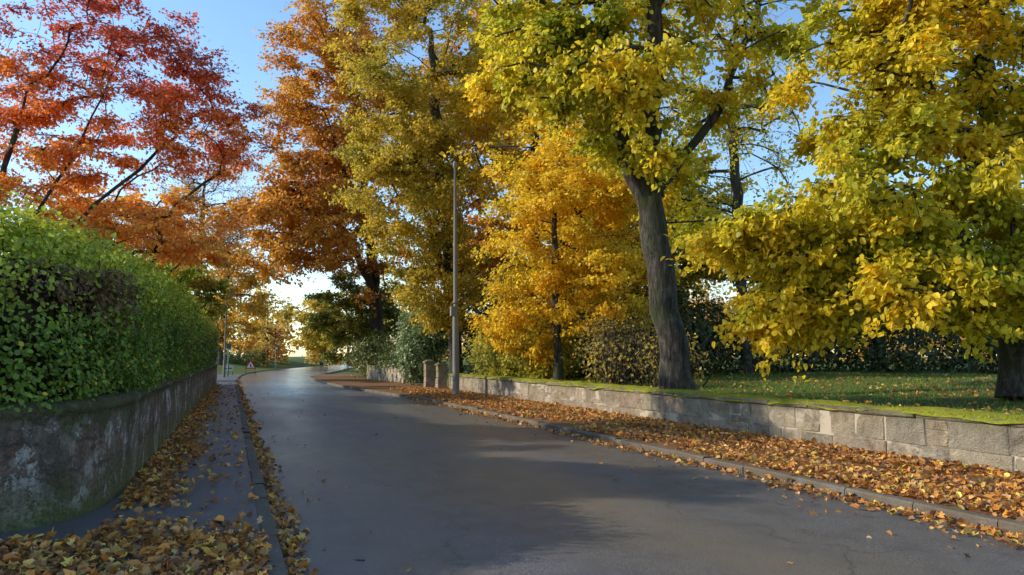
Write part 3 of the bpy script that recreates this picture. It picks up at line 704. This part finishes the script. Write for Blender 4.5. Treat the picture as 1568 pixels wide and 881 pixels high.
# ---------------------------------------------------------------- street furniture
def simple(name,col,rough=.5,metal=0.):
    m,nt,out=newmat(name); o=objc(nt); f=noise(nt,25,5,.7,o)
    c=mixc(nt,ramp(nt,f,[(.35,(.5,.5,.5)),(.6,(0,0,0))]),tuple(col),tuple(v*.6 for v in col))
    p=finish(nt,out,c,rough,f,.15,.003); p.inputs['Metallic'].default_value=metal; return m
M_col=simple('weathered_grey_steel',(.22,.21,.19),.65); M_white=simple('white_sign',(.75,.75,.72)); M_red=simple('red_sign',(.6,.03,.02)); M_green=simple('teal_paint',(.03,.22,.2)); M_blk=simple('black_rubber',(.02,.02,.02))
def lathe(name,prof,mat,par,loc,sides=16,lean=(0,0)):
    th=np.linspace(0,2*np.pi,sides,endpoint=False); V=[]
    for r,z in prof:
        for t in th: V.append((loc[0]+r*math.cos(t)+lean[0]*z,loc[1]+r*math.sin(t)+lean[1]*z,loc[2]+z))
    F=[(i*sides+j,i*sides+(j+1)%sides,(i+1)*sides+(j+1)%sides,(i+1)*sides+j) for i in range(len(prof)-1) for j in range(sides)]
    return raw_mesh(name,V,[np.array(F)],mat,None,True,par)
def box(name,c,s,mat,par,bev=.01,rot=0):
    bm=bmesh.new(); bmesh.ops.create_cube(bm,size=1)
    for v in bm.verts: v.co=Vector((v.co.x*s[0],v.co.y*s[1],v.co.z*s[2]))
    bmesh.ops.bevel(bm,geom=bm.edges[:],offset=bev,segments=2,affect='EDGES')
    me=bpy.data.meshes.new(name); bm.to_mesh(me); bm.free(); me.materials.append(mat)
    o=bpy.data.objects.new(name,me); link(o,par); o.location=c; o.rotation_euler=(0,0,rot); return o
e=empty('street_lamp'); L=(8.3,28.0,.08); ln=(-.012,.0)
lathe('column',[(.15,0),(.15,.02),(.135,.03),(.13,1.4),(.125,2.9),(.12,3.0),(.085,3.12),(.082,5),(.062,7.2),(.045,9.0),(.07,9.03),(.09,9.2),(.05,9.3),(0,9.32)],M_col,e,L,lean=ln)
lathe('collar',[(.10,3.6),(.13,3.6),(.13,3.66),(.10,3.66)],M_col,e,L,lean=ln)
box('control_box',(L[0]-.05-.12,L[1]-.14,3.35),(.24,.2,.38),M_col,e)
box('door',(L[0]-.02,L[1]-.128,.9),(.12,.02,.5),M_col,e,.004)
def prism(name,pts,y,th,mat,par,x0=0,z0=0):
    V=[(x0+a,y,z0+b) for a,b in pts]+[(x0+a,y+th,z0+b) for a,b in pts]; n=len(pts)
    bm=bmesh.new(); vs=[bm.verts.new(v) for v in V]; bm.faces.new(vs[:n]); bm.faces.new(vs[n:][::-1])
    for i in range(n): bm.faces.new((vs[i],vs[n+i],vs[n+(i+1)%n],vs[(i+1)%n]))
    bmesh.ops.recalc_face_normals(bm,faces=bm.faces[:])
    me=bpy.data.meshes.new(name); bm.to_mesh(me); bm.free(); me.materials.append(mat); o=bpy.data.objects.new(name,me); link(o,par); return o
e=empty('warning_sign'); X0,Y0=1.8,72.
tri=lambda s:[(-s,-s*.58),(s,-s*.58),(0,s*1.15)]
prism('red_triangle',tri(.5),Y0,.02,M_red,e,X0,.75); prism('white_panel',tri(.33),Y0-.012,.008,M_white,e,X0,.74)
prism('symbol',[(-.04,-.13),(.1,-.13),(.05,0),(.03,.16),(-.05,.16)],Y0-.02,.006,M_blk,e,X0,.74)
for sx in (-.4,.4): box('leg',(X0+sx,Y0+.04,.24),(.04,.04,.5),M_blk,e,.004)
box('foot',(X0,Y0+.04,.07),(1.,.35,.05),M_blk,e,.01)
e=empty('temporary_sign'); box('panel',(-.1,64,.62),(.8,.03,.45),M_white,e,.005); box('text_band',(-.1,63.98,.62),(.6,.012,.08),M_blk,e,.002)
for sx in (-.45,.25): box('leg',(sx,64.02,.22),(.04,.04,.5),M_blk,e,.004)
def post(x,y,h,mat,nm):
    e=empty(nm); lathe('tube',[(.06,0),(.06,h*.35),(.04,h*.36),(.04,h),(.0,h+.03)],mat,e,(x,y,0)); box('plate',(x,y-.06,h-.25),(.35,.02,.4),mat,e,.004)
post(-.1,60,2.6,M_green,'sign_post'); post(5.4,98,3.2,M_green,'sign_post')
e=empty('street_lamp'); lathe('column',[(.09,0),(.09,1.2),(.06,1.3),(.045,6)],M_col,e,(-.35,58,.08)); box('lantern',(.0,58,6.1),(.7,.18,.1),M_col,e,.03)
